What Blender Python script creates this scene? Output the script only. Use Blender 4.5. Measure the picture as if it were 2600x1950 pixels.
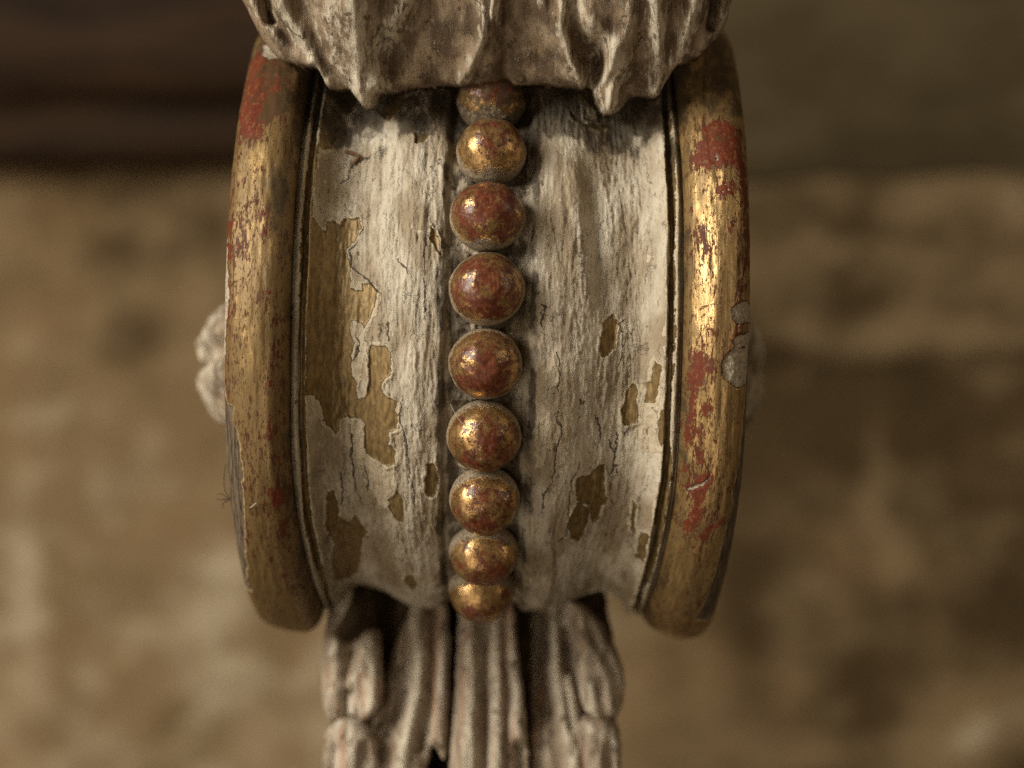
# A carved giltwood scroll bracket, photographed close up in front of an old wall.
# Units: metres.  Most numbers are in "px" = 0.1 mm (P), the unit in which the piece was measured.
import bpy, math, random
import numpy as np
from mathutils import Matrix, Vector

P = 1e-4
scene = bpy.context.scene
for o in list(bpy.data.objects):
    bpy.data.objects.remove(o)

# ------------------------------------------------------------------ camera
CAM_D = 6700.0
cam_d = bpy.data.cameras.new("camera")
cam = bpy.data.objects.new("camera", cam_d)
scene.collection.objects.link(cam)
cam.location = (0, -CAM_D * P, 0)
cam.rotation_euler = (math.radians(90), 0, 0)
cam_d.sensor_width = 36
cam_d.lens = 36 * CAM_D / 2600.0
cam_d.clip_start = 0.01
cam_d.clip_end = 50
cam_d.dof.use_dof = True
cam_d.dof.focus_distance = (CAM_D + 25) * P
cam_d.dof.aperture_fstop = 5.0
cam_d.dof.aperture_blades = 9
scene.camera = cam

# ------------------------------------------------------------------ light
world = bpy.data.worlds.new("World")
scene.world = world
world.use_nodes = True
wn = world.node_tree
wbg = wn.nodes["Background"]
# a dim room all round: brown walls with paler and darker areas that the gold can mirror
wtc = wn.nodes.new("ShaderNodeTexCoord")
wno = wn.nodes.new("ShaderNodeTexNoise"); wno.inputs["Scale"].default_value = 2.6; wno.inputs["Detail"].default_value = 5
wn.links.new(wtc.outputs["Generated"], wno.inputs["Vector"])
wra = wn.nodes.new("ShaderNodeValToRGB")
wra.color_ramp.elements[0].position = 0.38; wra.color_ramp.elements[0].color = (0.17, 0.105, 0.05, 1)
wra.color_ramp.elements[1].position = 0.66; wra.color_ramp.elements[1].color = (1.95, 1.40, 0.82, 1)
wn.links.new(wno.outputs["Fac"], wra.inputs[0])
wn.links.new(wra.outputs[0], wbg.inputs["Color"])
wbg.inputs["Strength"].default_value = 0.085


def area(name, loc, target, size, size_y, energy, color):
    d = bpy.data.lights.new(name, "AREA")
    d.shape = "RECTANGLE"
    d.size, d.size_y = size, size_y
    d.energy = energy
    d.color = color
    o = bpy.data.objects.new(name, d)
    scene.collection.objects.link(o)
    o.location = loc
    o.rotation_euler = (Vector(target) - Vector(loc)).to_track_quat("-Z", "Y").to_euler()
    return o


area("window_light", (-1.00, -0.62, 0.54), (0, 0.06, 0.01), 0.46, 0.70, 28, (1.0, 0.945, 0.83))
area("low_fill_light", (-0.95, -1.15, -0.62), (0, 0.06, -0.02), 1.8, 1.3, 12.5, (1.0, 0.86, 0.67))  # added fill lamp, low on the left, lifts the undersides
area("far_window_light", (1.15, -0.50, 0.42), (0, 0.06, 0.0), 0.35, 0.6, 2.4, (1.0, 0.82, 0.58))

vs = scene.view_settings
scene.display_settings.display_device = "sRGB"
vs.view_transform = "Standard"
vs.look = "None"
vs.exposure = -0.10
vs.gamma = 1.0
vs.use_curve_mapping = False
scene.render.engine = "CYCLES"
scene.cycles.max_bounces = 6
scene.cycles.use_denoising = False

# wear measured on the carving: closed outlines (or lines) as s, a pairs; s across the scroll, a along its arc
GOLD_LOSS = [[-467,-273,-452,-266,-433,-244,-421,-243,-419,-267,-404,-279,-384,-267,-375,-287,-336,-289,-330,-255,-341,-226,-353,-208,-366,-198,-354,-147,-353,-83,-323,-79,-324,-97,-304,-99,-277,-74,-286,-37,-305,7,-314,28,-321,11,-351,1,-350,42,-340,66,-346,95,-345,158,-332,182,-332,232,-335,273,-342,285,-368,280,-377,287,-377,321,-387,332,-415,286,-421,245,-433,220,-439,208,-457,202],[-297,68,-274,71,-252,70,-241,101,-244,117,-238,137,-247,151,-267,167,-263,193,-247,208,-227,216,-230,240,-224,253,-227,295,-246,302,-246,338,-230,360,-233,394,-253,408,-279,396,-306,388,-312,367,-310,301,-315,288,-340,277,-338,236,-306,214,-298,177,-302,92],[-240,501,-227,480,-211,506,-214,555,-215,587,-235,583,-251,553,-255,520],[-415,512,-399,513,-391,557,-394,611,-380,636,-367,660,-353,618,-347,637,-321,683,-343,730,-356,828,-378,947,-403,978,-429,965,-442,905,-433,779,-418,721,-431,629,-423,590],[-146,389,-130,387,-120,414,-123,478,-139,496,-154,474,-152,423],[-150,-246,-137,-234,-124,-201,-120,-171,-133,-183,-149,-212],[-226,819,-199,823,-193,877,-208,922,-227,876],[-453,-614,-421,-620,-415,-569,-424,-503,-448,-477,-458,-545],[-323,-688,-255,-731,-229,-672,-260,-639,-279,-612,-304,-653],[-206,-527,-184,-538,-164,-527,-176,-499,-199,-495],[310,-21,323,-25,336,-8,334,13,328,65,312,85,293,92,290,75,295,34,301,21,298,-3],[370,174,379,163,392,176,390,209,387,209,394,241,395,274,376,289,360,284,349,235,361,217,362,196],[430,95,446,109,444,150,434,207,434,211,412,213,409,161,423,154],[449,219,462,214,461,287,450,334,444,245],[244,424,277,429,296,406,312,400,317,461,330,546,313,545,312,597,293,609,284,533,247,502,239,454],[232,563,247,511,280,537,282,584,268,670,237,633],[398,531,408,538,407,577,416,647,403,645],[428,624,447,606,449,714,430,734],[211,-633,250,-598,318,-632,297,-593,250,-583,217,-604]]
CREAM_LAYER = [[143,95,168,91,178,103,166,133,154,159,145,206,172,235,163,297,156,381,131,399,124,256,131,128],[168,68,184,93,186,158,167,166,172,120],[247,401,272,369,311,378,312,402,277,429,244,424],[396,194,412,213,434,214,447,244,450,337,408,368,390,305,397,241],[-368,284,-315,288,-312,367,-306,388,-279,396,-233,398,-214,445,-247,495,-260,513,-251,553,-281,553,-345,394,-387,336],[-353,-83,-323,-79,-351,1,-321,11,-304,68,-335,232,-349,158]]
CRACKS = [[130,-50,150,-41,144,-15,137,21],[174,65,184,93,187,142,183,188],[359,-29,340,-1,347,23,348,79,336,131],[378,7,368,23,376,54],[189,185,185,251,198,286,184,332,182,394,176,432,156,470,157,559],[258,362,228,432,224,526,233,601,183,673],[383,283,361,311,355,326],[312,313,340,375,333,440,335,510],[-330,-285,-328,-247,-343,-204,-359,-194,-351,-147,-324,-118,-284,-81,-277,-67,-286,-27],[-208,168,-214,215,-214,215,-220,263,-204,324,-194,389,-197,423,-181,465,-188,545,-192,615],[-351,297,-345,362,-349,394,-341,522,-325,574,-323,623],[-318,-515,-323,-489,-359,-473,-371,-452,-373,-421,-400,-386],[-163,-242,-161,-28,-156,36],[-337,42,-327,69,-336,105,-346,123],[-228,-164,-231,-151,-211,-131,-204,-111],[-253,6,-252,65],[-313,418,-307,475,-314,522],[-379,446,-377,517,-385,583],[280,225,296,299,294,355],[341,305,341,383]]
RIGHT_BOLE = [[550,-516,582,-531,621,-519,641,-511,645,-437,655,-390,657,-308,646,-301,640,-380,611,-404,562,-388,529,-412,530,-448,546,-479],[622,-335,617,-321,606,-312,593,-313,584,-323,585,-336,593,-347,606,-351,618,-347],[650,-323,661,-331,663,-154,648,-140,656,-228],[635,-93,645,-94,639,-57],[520,63,531,60,547,65,553,82,572,84,569,107,551,123,540,153,523,171,514,159,515,118,523,90],[553,47,551,52,547,55,543,54,540,50,540,45,543,40,547,39,551,42],[560,9,579,15,570,23],[607,-236,618,-249,623,-236,611,-226],[547,-209,546,-204,544,-202,541,-204,539,-208,539,-213,541,-216,544,-217,546,-214],[536,-229,536,-223,534,-221,532,-222,531,-227,531,-234,532,-238,534,-239,536,-236],[554,-175,554,-171,552,-169,551,-170,549,-173,549,-178,550,-181,552,-182,554,-179],[630,-4,644,1,631,22,618,34],[551,194,566,183,573,195,564,216,549,212],[520,166,532,164,536,208,527,270,531,291,516,300,509,275,519,216],[532,261,550,245,554,260,542,269],[547,377,577,356,591,369,571,410,564,446,569,481,553,527,538,549,527,517,538,491,545,451,537,418,527,409],[618,484,622,497,597,518,574,554,567,543,590,503],[547,309,556,307,551,333,542,342],[510,365,524,352,522,370,513,373],[486,185,493,182,483,352,478,352],[480,-54,486,-54,484,136,479,133]]
RIGHT_GESSO = [[646,-58,629,-51,616,-38,617,-18,630,-7,640,-4,654,-11,667,-12,667,-58],[641,22,624,28,621,40,628,49,669,46,668,16],[625,54,606,69,595,89,598,112,611,130,631,143,648,144,672,142,669,52],[526,420,539,400,560,388,575,369,579,373,561,395,540,415],[604,-343,602,-338,599,-339,599,-345,602,-347],[612,-329,609,-326,604,-326,604,-330,609,-332],[597,-324,595,-320,592,-321,592,-326,595,-327]]
RIGHT_SCRATCH = [[518,-23,541,-40,565,-49,597,-53],[546,-152,534,-114],[577,-98,571,-66,565,-51],[580,-136,577,-112]]
RIGHT_RING = [[563,-412,569,-420,582,-422,586,-414,578,-406,567,-404,563,-412]]
LEFT_BOLE = [[-657,-761,-641,-808,-579,-718,-557,-612,-573,-572,-556,-525,-573,-502,-592,-489,-595,-445,-642,-460,-660,-541,-661,-661],[-674,-301,-667,-301,-667,-274,-670,-274],[-669,-244,-656,-233,-656,-200,-661,-193,-666,-202],[-664,-180,-653,-167,-653,-137,-661,-139],[-660,-95,-652,-75,-655,-45],[-661,-21,-652,-24,-653,3,-661,15],[-566,-241,-567,-237,-570,-235,-573,-236,-575,-238,-576,-242,-574,-245,-570,-246,-567,-245],[-561,-199,-562,-196,-564,-194,-565,-195,-567,-197,-567,-200,-566,-202,-564,-203,-562,-201],[-597,-271,-598,-269,-600,-267,-603,-268,-605,-270,-605,-273,-603,-276,-601,-276,-598,-274],[-551,-50,-552,-46,-555,-43,-558,-44,-560,-47,-560,-53,-558,-57,-555,-58,-552,-55],[-524,13,-525,17,-528,20,-531,19,-533,15,-533,10,-531,7,-528,6,-525,8],[-534,-195,-535,-193,-536,-191,-538,-191,-539,-193,-539,-196,-538,-198,-536,-199,-535,-198],[-537,77,-522,84,-522,99,-530,104,-536,119,-539,98],[-551,150,-539,145,-533,158,-545,162,-552,159],[-542,235,-536,233,-538,254,-545,256],[-548,259,-539,257,-544,297,-549,290],[-533,339,-520,344,-521,350,-532,347],[-549,426,-530,421,-516,441,-514,462,-532,471,-541,489,-546,458],[-520,546,-521,556,-524,560,-528,555,-529,545,-529,533,-526,525,-523,526,-521,534],[-627,-168,-627,-161,-629,-158,-631,-159,-633,-165,-633,-173,-632,-178,-630,-179,-628,-175],[-581,-245,-581,-240,-583,-237,-585,-238,-586,-242,-586,-247,-585,-252,-584,-253,-582,-250],[-624,-226,-624,-222,-626,-221,-627,-221,-629,-225,-629,-229,-628,-231,-626,-232,-624,-229],[-523,270,-524,276,-527,279,-530,277,-531,271,-531,265,-529,260,-527,260,-524,264]]
LEFT_GESSO = [[-635,-843,-595,-815,-575,-749,-607,-740,-627,-774],[-547,-732,-522,-738,-506,-731,-531,-685]]
LEFT_WOOD = [[-678,121,-667,120,-668,169,-661,207,-656,221,-639,221,-642,259,-628,287,-622,331,-620,373,-615,398,-622,418,-621,478,-630,603,-629,620,-636,654,-635,703,-648,780,-638,828,-726,892,-688,195]]
LEFT_STRIP = [[-710,-407,-686,-408,-673,-301,-665,-170,-657,-91,-653,-45,-660,15,-661,92,-667,120,-688,120]]
LEFT_SCRATCH = [[-649,-81,-605,-87,-599,-104,-597,-116],[-645,-68,-628,-73,-630,-50,-651,-45],[-569,-24,-565,14],[-553,-21,-545,28,-543,48],[-537,-28,-532,-11],[-562,71,-560,109]]

# ------------------------------------------------------------------ numpy helpers
_rng = np.random.default_rng(7)
_TAB = _rng.random((256, 256))


def vnoise(x, y, seed=0):
    x = np.asarray(x, float) + seed * 17.31
    y = np.asarray(y, float) + seed * 9.77
    xi = np.floor(x).astype(int); yi = np.floor(y).astype(int)
    fx = x - xi; fy = y - yi
    fx = fx * fx * (3 - 2 * fx); fy = fy * fy * (3 - 2 * fy)
    a = _TAB[xi & 255, yi & 255]; b = _TAB[(xi + 1) & 255, yi & 255]
    c = _TAB[xi & 255, (yi + 1) & 255]; d = _TAB[(xi + 1) & 255, (yi + 1) & 255]
    return (a * (1 - fx) + b * fx) * (1 - fy) + (c * (1 - fx) + d * fx) * fy


def fbm(x, y, seed=0, octaves=4, gain=0.5):
    """fractal noise centred on 0, about -0.5..0.5"""
    t = 0; amp = 1; tot = 0
    for k in range(octaves):
        t = t + amp * (vnoise(np.asarray(x) * 2 ** k, np.asarray(y) * 2 ** k, seed + k * 3) - 0.5)
        tot += amp; amp *= gain
    return t / tot * 1.6


def smooth(a, b, x):
    t = np.clip((x - a) / (b - a), 0, 1)
    return t * t * (3 - 2 * t)


def seg_dist(X, Y, p, q):
    dx, dy = q[0] - p[0], q[1] - p[1]
    L = dx * dx + dy * dy + 1e-9
    t = np.clip(((X - p[0]) * dx + (Y - p[1]) * dy) / L, 0, 1)
    return np.hypot(X - p[0] - t * dx, Y - p[1] - t * dy)


def line_field(X, Y, pts):
    """distance to a polyline and the position (0..1) along it"""
    pts = np.asarray(pts, float)
    L = np.hypot(*np.diff(pts, axis=0).T)
    cum = np.concatenate([[0], np.cumsum(L)]); tot = cum[-1]
    best = np.full(X.shape, 1e9); par = np.zeros(X.shape)
    for i in range(len(pts) - 1):
        p, q = pts[i], pts[i + 1]
        dx, dy = q - p
        t = np.clip(((X - p[0]) * dx + (Y - p[1]) * dy) / (dx * dx + dy * dy + 1e-9), 0, 1)
        d = np.hypot(X - p[0] - t * dx, Y - p[1] - t * dy)
        m = d < best
        best = np.where(m, d, best); par = np.where(m, (cum[i] + t * L[i]) / tot, par)
    return best, par


def poly_sdf(X, Y, poly):
    """signed distance to a closed polygon, negative inside"""
    pts = np.asarray(poly, float)
    d = np.full(X.shape, 1e9); ins = np.zeros(X.shape, bool)
    n = len(pts)
    for i in range(n):
        p, q = pts[i], pts[(i + 1) % n]
        d = np.minimum(d, seg_dist(X, Y, p, q))
        c = (p[1] > Y) != (q[1] > Y)
        with np.errstate(divide="ignore", invalid="ignore"):
            xx = (q[0] - p[0]) * (Y - p[1]) / (q[1] - p[1]) + p[0]
        ins ^= c & (X < xx)
    return np.where(ins, -d, d)


def patch_field(S, A, flats, closed=True, pad=45, far=40.0):
    """smallest distance to any patch (S varies along columns, A along rows of a grid)"""
    out = np.full(S.shape, far)
    s1, a1 = S[0], A[:, 0]
    for f in flats:
        pts = np.asarray(f, float).reshape(-1, 2)
        i0, i1 = np.searchsorted(s1, [pts[:, 0].min() - pad, pts[:, 0].max() + pad])
        j0, j1 = np.searchsorted(a1, [pts[:, 1].min() - pad, pts[:, 1].max() + pad])
        if i1 <= i0 or j1 <= j0:
            continue
        x, y = S[j0:j1, i0:i1], A[j0:j1, i0:i1]
        if closed:
            d = poly_sdf(x, y, pts)
        else:
            d, t = line_field(x + 7 * fbm(x / 11, y / 13, 91, 3), y + 5 * fbm(x / 12, y / 12, 92, 3), pts)
            d = d + 0.3 + 2.4 * fbm(x / 9, y / 25, 93, 3) + 2.5 * (smooth(0.15, 0.0, t) + smooth(0.8, 1.0, t))
        out[j0:j1, i0:i1] = np.minimum(out[j0:j1, i0:i1], d)
    return np.clip(out, -far, far)


def chaikin(pts, n=2, closed=True):
    p = np.asarray(pts, float)
    for _ in range(n):
        q = np.roll(p, -1, axis=0)
        a, b = 0.75 * p + 0.25 * q, 0.25 * p + 0.75 * q
        if not closed:
            a, b = a[:-1], b[:-1]
            p2 = np.stack([a, b], 1).reshape(-1, 2)
            p = np.concatenate([p[:1], p2, p[-1:]])
        else:
            p = np.stack([a, b], 1).reshape(-1, 2)
    return p


# ------------------------------------------------------------------ object helpers
def make_mesh(name, verts, faces, mat, parent=None, attrs=None, flat=False):
    """verts (n,3) metres, faces (m,4) or (m,3) or list of both"""
    me = bpy.data.meshes.new(name)
    fl = faces if isinstance(faces, list) else [faces]
    loops = np.concatenate([f.ravel() for f in fl]).astype(np.int32)
    sizes = np.concatenate([np.full(len(f), f.shape[1]) for f in fl]).astype(np.int32)
    starts = np.concatenate([[0], np.cumsum(sizes)[:-1]]).astype(np.int32)
    me.vertices.add(len(verts)); me.loops.add(len(loops)); me.polygons.add(len(sizes))
    me.vertices.foreach_set("co", np.ascontiguousarray(verts, np.float32).ravel())
    me.loops.foreach_set("vertex_index", loops)
    me.polygons.foreach_set("loop_start", starts)
    me.polygons.foreach_set("loop_total", sizes)
    me.update(calc_edges=True)
    me.validate()
    me.polygons.foreach_set("use_smooth", np.full(len(me.polygons), not flat))
    for k, v in (attrs or {}).items():
        v = np.ascontiguousarray(v, np.float32)
        if v.ndim == 2:
            at = me.attributes.new(k, "FLOAT_VECTOR", "POINT"); at.data.foreach_set("vector", v.ravel())
        else:
            at = me.attributes.new(k, "FLOAT", "POINT"); at.data.foreach_set("value", v)
    me.materials.append(mat)
    o = bpy.data.objects.new(name, me)
    scene.collection.objects.link(o)
    if parent:
        o.parent = parent
    return o


def grid_faces(nr, nc, base=0, wrap_c=False):
    r = np.arange(nr - 1)[:, None]
    c = np.arange(nc if wrap_c else nc - 1)[None, :]
    c2 = (c + 1) % nc
    return np.stack([r * nc + c, r * nc + c2, (r + 1) * nc + c2, (r + 1) * nc + c], -1).reshape(-1, 4) + base


def tag(o, label=None, cat=None, group=None, kind=None):
    if label: o["label"] = label
    if cat: o["category"] = cat
    if group: o["group"] = group
    if kind: o["kind"] = kind
    return o


def tube(path, rad, n=6):
    """closed thin tube along a path (m,3) with a radius per point"""
    path = np.asarray(path, float); m = len(path)
    rad = np.broadcast_to(rad, (m,))
    T = np.gradient(path, axis=0); T /= np.linalg.norm(T, axis=1, keepdims=True) + 1e-12
    ref = np.array([0.3, 0.8, 0.5])
    U = np.cross(T, ref); U /= np.linalg.norm(U, axis=1, keepdims=True)
    V = np.cross(T, U)
    t = np.arange(n) * 2 * np.pi / n
    ring = path[:, None] + rad[:, None, None] * (np.cos(t)[None, :, None] * U[:, None] + np.sin(t)[None, :, None] * V[:, None])
    v = np.concatenate([ring.reshape(-1, 3), path[:1], path[-1:]])
    f4 = grid_faces(m, n, 0, True)
    a = np.arange(n); b = (a + 1) % n
    t1 = np.stack([b, a, np.full(n, m * n)], 1)
    t2 = np.stack([(m - 1) * n + a, (m - 1) * n + b, np.full(n, m * n + 1)], 1)
    return v, [f4, t1, t2]


# ------------------------------------------------------------------ shader helpers
class Mat:
    def __init__(self, name):
        self.m = bpy.data.materials.new(name)
        self.m.use_nodes = True
        self.t = self.m.node_tree
        self.t.nodes.clear()
        self.out = self.t.nodes.new("ShaderNodeOutputMaterial")
        self.b = self.t.nodes.new("ShaderNodeBsdfPrincipled")
        self.t.links.new(self.b.outputs[0], self.out.inputs[0])

    def n(self, kind, **kw):
        nd = self.t.nodes.new("ShaderNode" + kind)
        for k, v in kw.items():
            setattr(nd, k, v)
        return nd

    def put(self, sock, v):
        if isinstance(v, bpy.types.NodeSocket):
            self.t.links.new(v, sock)
        elif sock.type == "RGBA" and not hasattr(v, "__len__"):
            sock.default_value = (v, v, v, 1)
        elif sock.type == "RGBA" and len(v) == 3:
            sock.default_value = (*v, 1)
        else:
            sock.default_value = v

    def attr(self, name, vec=False):
        nd = self.n("Attribute", attribute_name=name)
        return nd.outputs["Vector" if vec else "Fac"]

    def math(self, op, a, b=0.0, clamp=False):
        nd = self.n("Math", operation=op, use_clamp=clamp)
        self.put(nd.inputs[0], a); self.put(nd.inputs[1], b)
        return nd.outputs[0]

    def add(self, a, b): return self.math("ADD", a, b)
    def sub(self, a, b): return self.math("SUBTRACT", a, b)
    def mul(self, a, b): return self.math("MULTIPLY", a, b)
    def mx(self, a, b): return self.math("MAXIMUM", a, b)
    def mn(self, a, b): return self.math("MINIMUM", a, b)

    def vscale(self, v, s, off=(0, 0, 0)):
        nd = self.n("Mapping")
        self.put(nd.inputs["Vector"], v)
        nd.inputs["Scale"].default_value = s
        nd.inputs["Location"].default_value = off
        return nd.outputs[0]

    def noise(self, v, scale, detail=4.0, rough=0.55, dist=0.0):
        nd = self.n("TexNoise")
        self.put(nd.inputs["Vector"], v)
        nd.inputs["Scale"].default_value = scale
        nd.inputs["Detail"].default_value = detail
        nd.inputs["Roughness"].default_value = rough
        nd.inputs["Distortion"].default_value = dist
        return nd.outputs["Fac"]

    def cracks(self, v, scale):
        nd = self.n("TexVoronoi", feature="DISTANCE_TO_EDGE")
        self.put(nd.inputs["Vector"], v)
        nd.inputs["Scale"].default_value = scale
        return nd.outputs["Distance"]

    def step(self, x, lo, hi):
        """smoothstep 0->1 while x goes lo->hi (lo may exceed hi)"""
        nd = self.n("MapRange", interpolation_type="SMOOTHSTEP")
        if lo > hi:
            self.put(nd.inputs["Value"], x)
            nd.inputs["From Min"].default_value = hi; nd.inputs["From Max"].default_value = lo
            nd.inputs["To Min"].default_value = 1; nd.inputs["To Max"].default_value = 0
        else:
            self.put(nd.inputs["Value"], x)
            nd.inputs["From Min"].default_value = lo; nd.inputs["From Max"].default_value = hi
        return nd.outputs["Result"]

    def mix(self, f, a, b):
        nd = self.n("Mix", data_type="RGBA")
        self.put(nd.inputs[0], f); self.put(nd.inputs[6], a); self.put(nd.inputs[7], b)
        return nd.outputs[2]

    def fmix(self, f, a, b):
        nd = self.n("Mix", data_type="FLOAT")
        self.put(nd.inputs[0], f); self.put(nd.inputs[2], a); self.put(nd.inputs[3], b)
        return nd.outputs[0]

    def scalecol(self, col, f):
        nd = self.n("Mix", data_type="RGBA", blend_type="MULTIPLY")
        nd.inputs[0].default_value = 1
        self.put(nd.inputs[6], col)
        cb = self.n("CombineColor")
        for i in range(3):
            self.put(cb.inputs[i], f)
        self.t.links.new(cb.outputs[0], nd.inputs[7])
        return nd.outputs[2]

    def bump(self, h, dist, strength=1.0):
        nd = self.n("Bump")
        self.put(nd.inputs["Height"], h)
        nd.inputs["Distance"].default_value = dist
        nd.inputs["Strength"].default_value = strength
        self.t.links.new(nd.outputs[0], self.b.inputs["Normal"])

    def done(self, col, rough, metal=0.0):
        self.put(self.b.inputs["Base Color"], col)
        self.put(self.b.inputs["Roughness"], rough)
        self.put(self.b.inputs["Metallic"], metal)
        return self.m

# ------------------------------------------------------------------ materials
GOLD = (0.56, 0.375, 0.165)
GOLD_DULL = (0.300, 0.185, 0.060)
BOLE = (0.150, 0.034, 0.015)
BOLE_DARK = (0.070, 0.017, 0.010)
GESSO = (0.48, 0.41, 0.31)


def drum_material():
    """flaking grey-cream paint over an older cream coat over dull gold"""
    M = Mat("flaking_paint_over_gold")
    v = M.attr("suv", True)
    gd = M.attr("gold_d"); cd = M.attr("cream_d"); kd = M.attr("crack_d"); gr = M.attr("grime_shade")
    nA = M.noise(v, 14, 5, 0.6)
    gd2 = M.add(gd, M.mul(M.sub(nA, 0.5), 9.0))
    placed = M.step(gd2, 0.7, -0.7)
    # further small losses
    nB = M.noise(M.vscale(v, (1.0, 0.45, 1.0)), 3.4, 9, 0.62)
    small = M.step(M.add(nB, M.mul(gr, 0.06)), 0.672, 0.680)
    gold = M.mx(placed, small)
    # older cream coat around the losses and in its own patches
    nC = M.noise(M.vscale(v, (1, 0.5, 1), (3, 1, 0)), 2.6, 9, 0.62)
    ring = M.step(M.add(gd2, M.mul(M.sub(nC, 0.5), 46)), 9.5, 8.0)
    cream = M.step(M.add(cd, M.mul(M.sub(nA, 0.5), 14)), 0.8, -0.8)
    cream = M.mx(M.mx(cream, ring), M.step(nC, 0.615, 0.622))
    # colours
    grain = M.noise(M.vscale(v, (1, 0.11, 1)), 26, 8, 0.72)
    grain2 = M.noise(M.vscale(v, (1, 0.26, 1)), 9, 9, 0.70)
    fine = M.noise(v, 48, 5, 0.7)
    big = M.noise(M.vscale(v, (1, 0.4, 1), (5, 0, 0)), 1.1, 5, 0.55)
    reg = M.step(M.noise(M.vscale(v, (1, 0.5, 1), (2, 2, 5)), 0.9, 4, 0.6), 0.36, 0.62)
    top = M.mix(M.step(big, 0.38, 0.62), (0.285, 0.218, 0.138), (0.52, 0.455, 0.352))
    top = M.mix(M.mul(M.step(grain2, 0.50, 0.70), M.fmix(reg, 0.32, 0.60)), top, (0.185, 0.140, 0.088))
    top = M.mix(M.mul(M.step(grain, 0.52, 0.72), M.fmix(reg, 0.20, 0.48)), top, (0.150, 0.110, 0.068))
    top = M.mix(M.mul(M.step(fine, 0.56, 0.72), 0.40), top, (0.15, 0.11, 0.065))
    top = M.mix(M.mul(M.step(fine, 0.42, 0.28), 0.30), top, (0.60, 0.56, 0.48))
    crm = M.mix(M.step(M.noise(v, 6, 6, 0.6), 0.3, 0.7), (0.40, 0.315, 0.205), (0.52, 0.445, 0.325))
    crm = M.mix(M.mul(M.step(grain2, 0.56, 0.72), 0.45), crm, (0.24, 0.165, 0.085))
    paint = M.mix(cream, top, crm)
    gN = M.noise(M.vscale(v, (1, 0.3, 1)), 10, 7, 0.65)
    gcol = M.mix(M.step(gN, 0.35, 0.68), (0.130, 0.083, 0.030), (0.27, 0.178, 0.070))
    gcol = M.mix(M.mul(M.step(fine, 0.52, 0.7), 0.5), gcol, (0.10, 0.06, 0.02))
    gcol = M.mix(M.mul(M.step(gd2, -4.5, -0.5), 0.55), gcol, (0.085, 0.055, 0.022))
    bits = M.step(M.add(M.noise(M.vscale(v, (1, 0.5, 1), (6, 6, 1)), 15, 7, 0.7), M.mul(M.step(gd2, -14, -1), 0.05)), 0.665, 0.69)
    gcol = M.mix(M.mul(bits, 0.8), gcol, (0.36, 0.29, 0.19))
    sc1 = M.step(M.noise(M.vscale(v, (1, 0.05, 1), (1, 3, 2)), 34, 4, 0.7), 0.60, 0.68)
    gcol = M.mix(M.mul(sc1, 0.5), gcol, (0.42, 0.29, 0.12))
    col = M.mix(gold, paint, gcol)
    # brown stains, denser over dirt and over the painted shade below the leaf
    st = M.noise(M.vscale(v, (1, 0.4, 1), (1, 7, 0)), 2.0, 8, 0.66)
    stain_shade = M.step(M.add(st, M.mul(gr, 0.30)), 0.585, 0.76)
    col = M.mix(M.mul(stain_shade, 0.88), col, (0.052, 0.034, 0.016))
    col = M.mix(M.mul(M.step(M.add(gr, M.mul(M.sub(st, 0.5), 1.6)), 0.95, 1.35), 0.55), col, (0.026, 0.018, 0.009))
    # cracks: placed ones and a fine broken net along the grain
    kk = M.add(kd, M.mul(M.sub(M.noise(v, 18, 3, 0.6), 0.5), 5))
    crack = M.step(kk, 3.0, 1.2)
    cv = M.n("VectorMath", operation="ADD")
    M.put(cv.inputs[0], M.vscale(v, (1.0, 0.17, 1.0)))
    wob = M.n("TexNoise"); M.put(wob.inputs["Vector"], v); wob.inputs["Scale"].default_value = 7; wob.inputs["Detail"].default_value = 5
    sc = M.n("VectorMath", operation="SCALE"); M.put(sc.inputs[0], wob.outputs["Color"]); sc.inputs[3].default_value = 0.22
    M.put(cv.inputs[1], sc.outputs[0])
    net = M.step(M.cracks(cv.outputs[0], 2.4), 0.022, 0.004)
    net = M.mul(net, M.step(M.noise(v, 2.3, 3, 0.5), 0.50, 0.58))
    net = M.mul(net, M.sub(1.0, gold))
    crack = M.mx(crack, M.mul(net, 0.45))
    col = M.mix(M.mul(crack, 0.9), col, (0.035, 0.024, 0.013))
    # relief of the paint films
    h = M.mul(M.sub(1.0, gold), 1.0)
    h = M.sub(h, M.mul(M.mul(cream, M.sub(1.0, gold)), 0.45))
    pn = M.sub(1.0, M.mul(gold, 0.85))
    h = M.add(h, M.mul(M.mul(grain, pn), M.fmix(reg, 0.40, 1.05)))
    h = M.add(h, M.mul(M.mul(grain2, pn), M.fmix(reg, 0.45, 1.5)))
    h = M.add(h, M.mul(M.mul(fine, pn), 0.40))
    h = M.sub(h, M.mul(crack, 1.5))
    M.bump(h, 0.00040, 1.0)
    rough = M.fmix(gold, M.fmix(cream, 0.72, 0.60), M.add(0.36, M.mul(gN, 0.25)))
    return M.done(col, rough, M.mul(M.mul(gold, M.sub(1.0, stain_shade)), 0.45))


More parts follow.
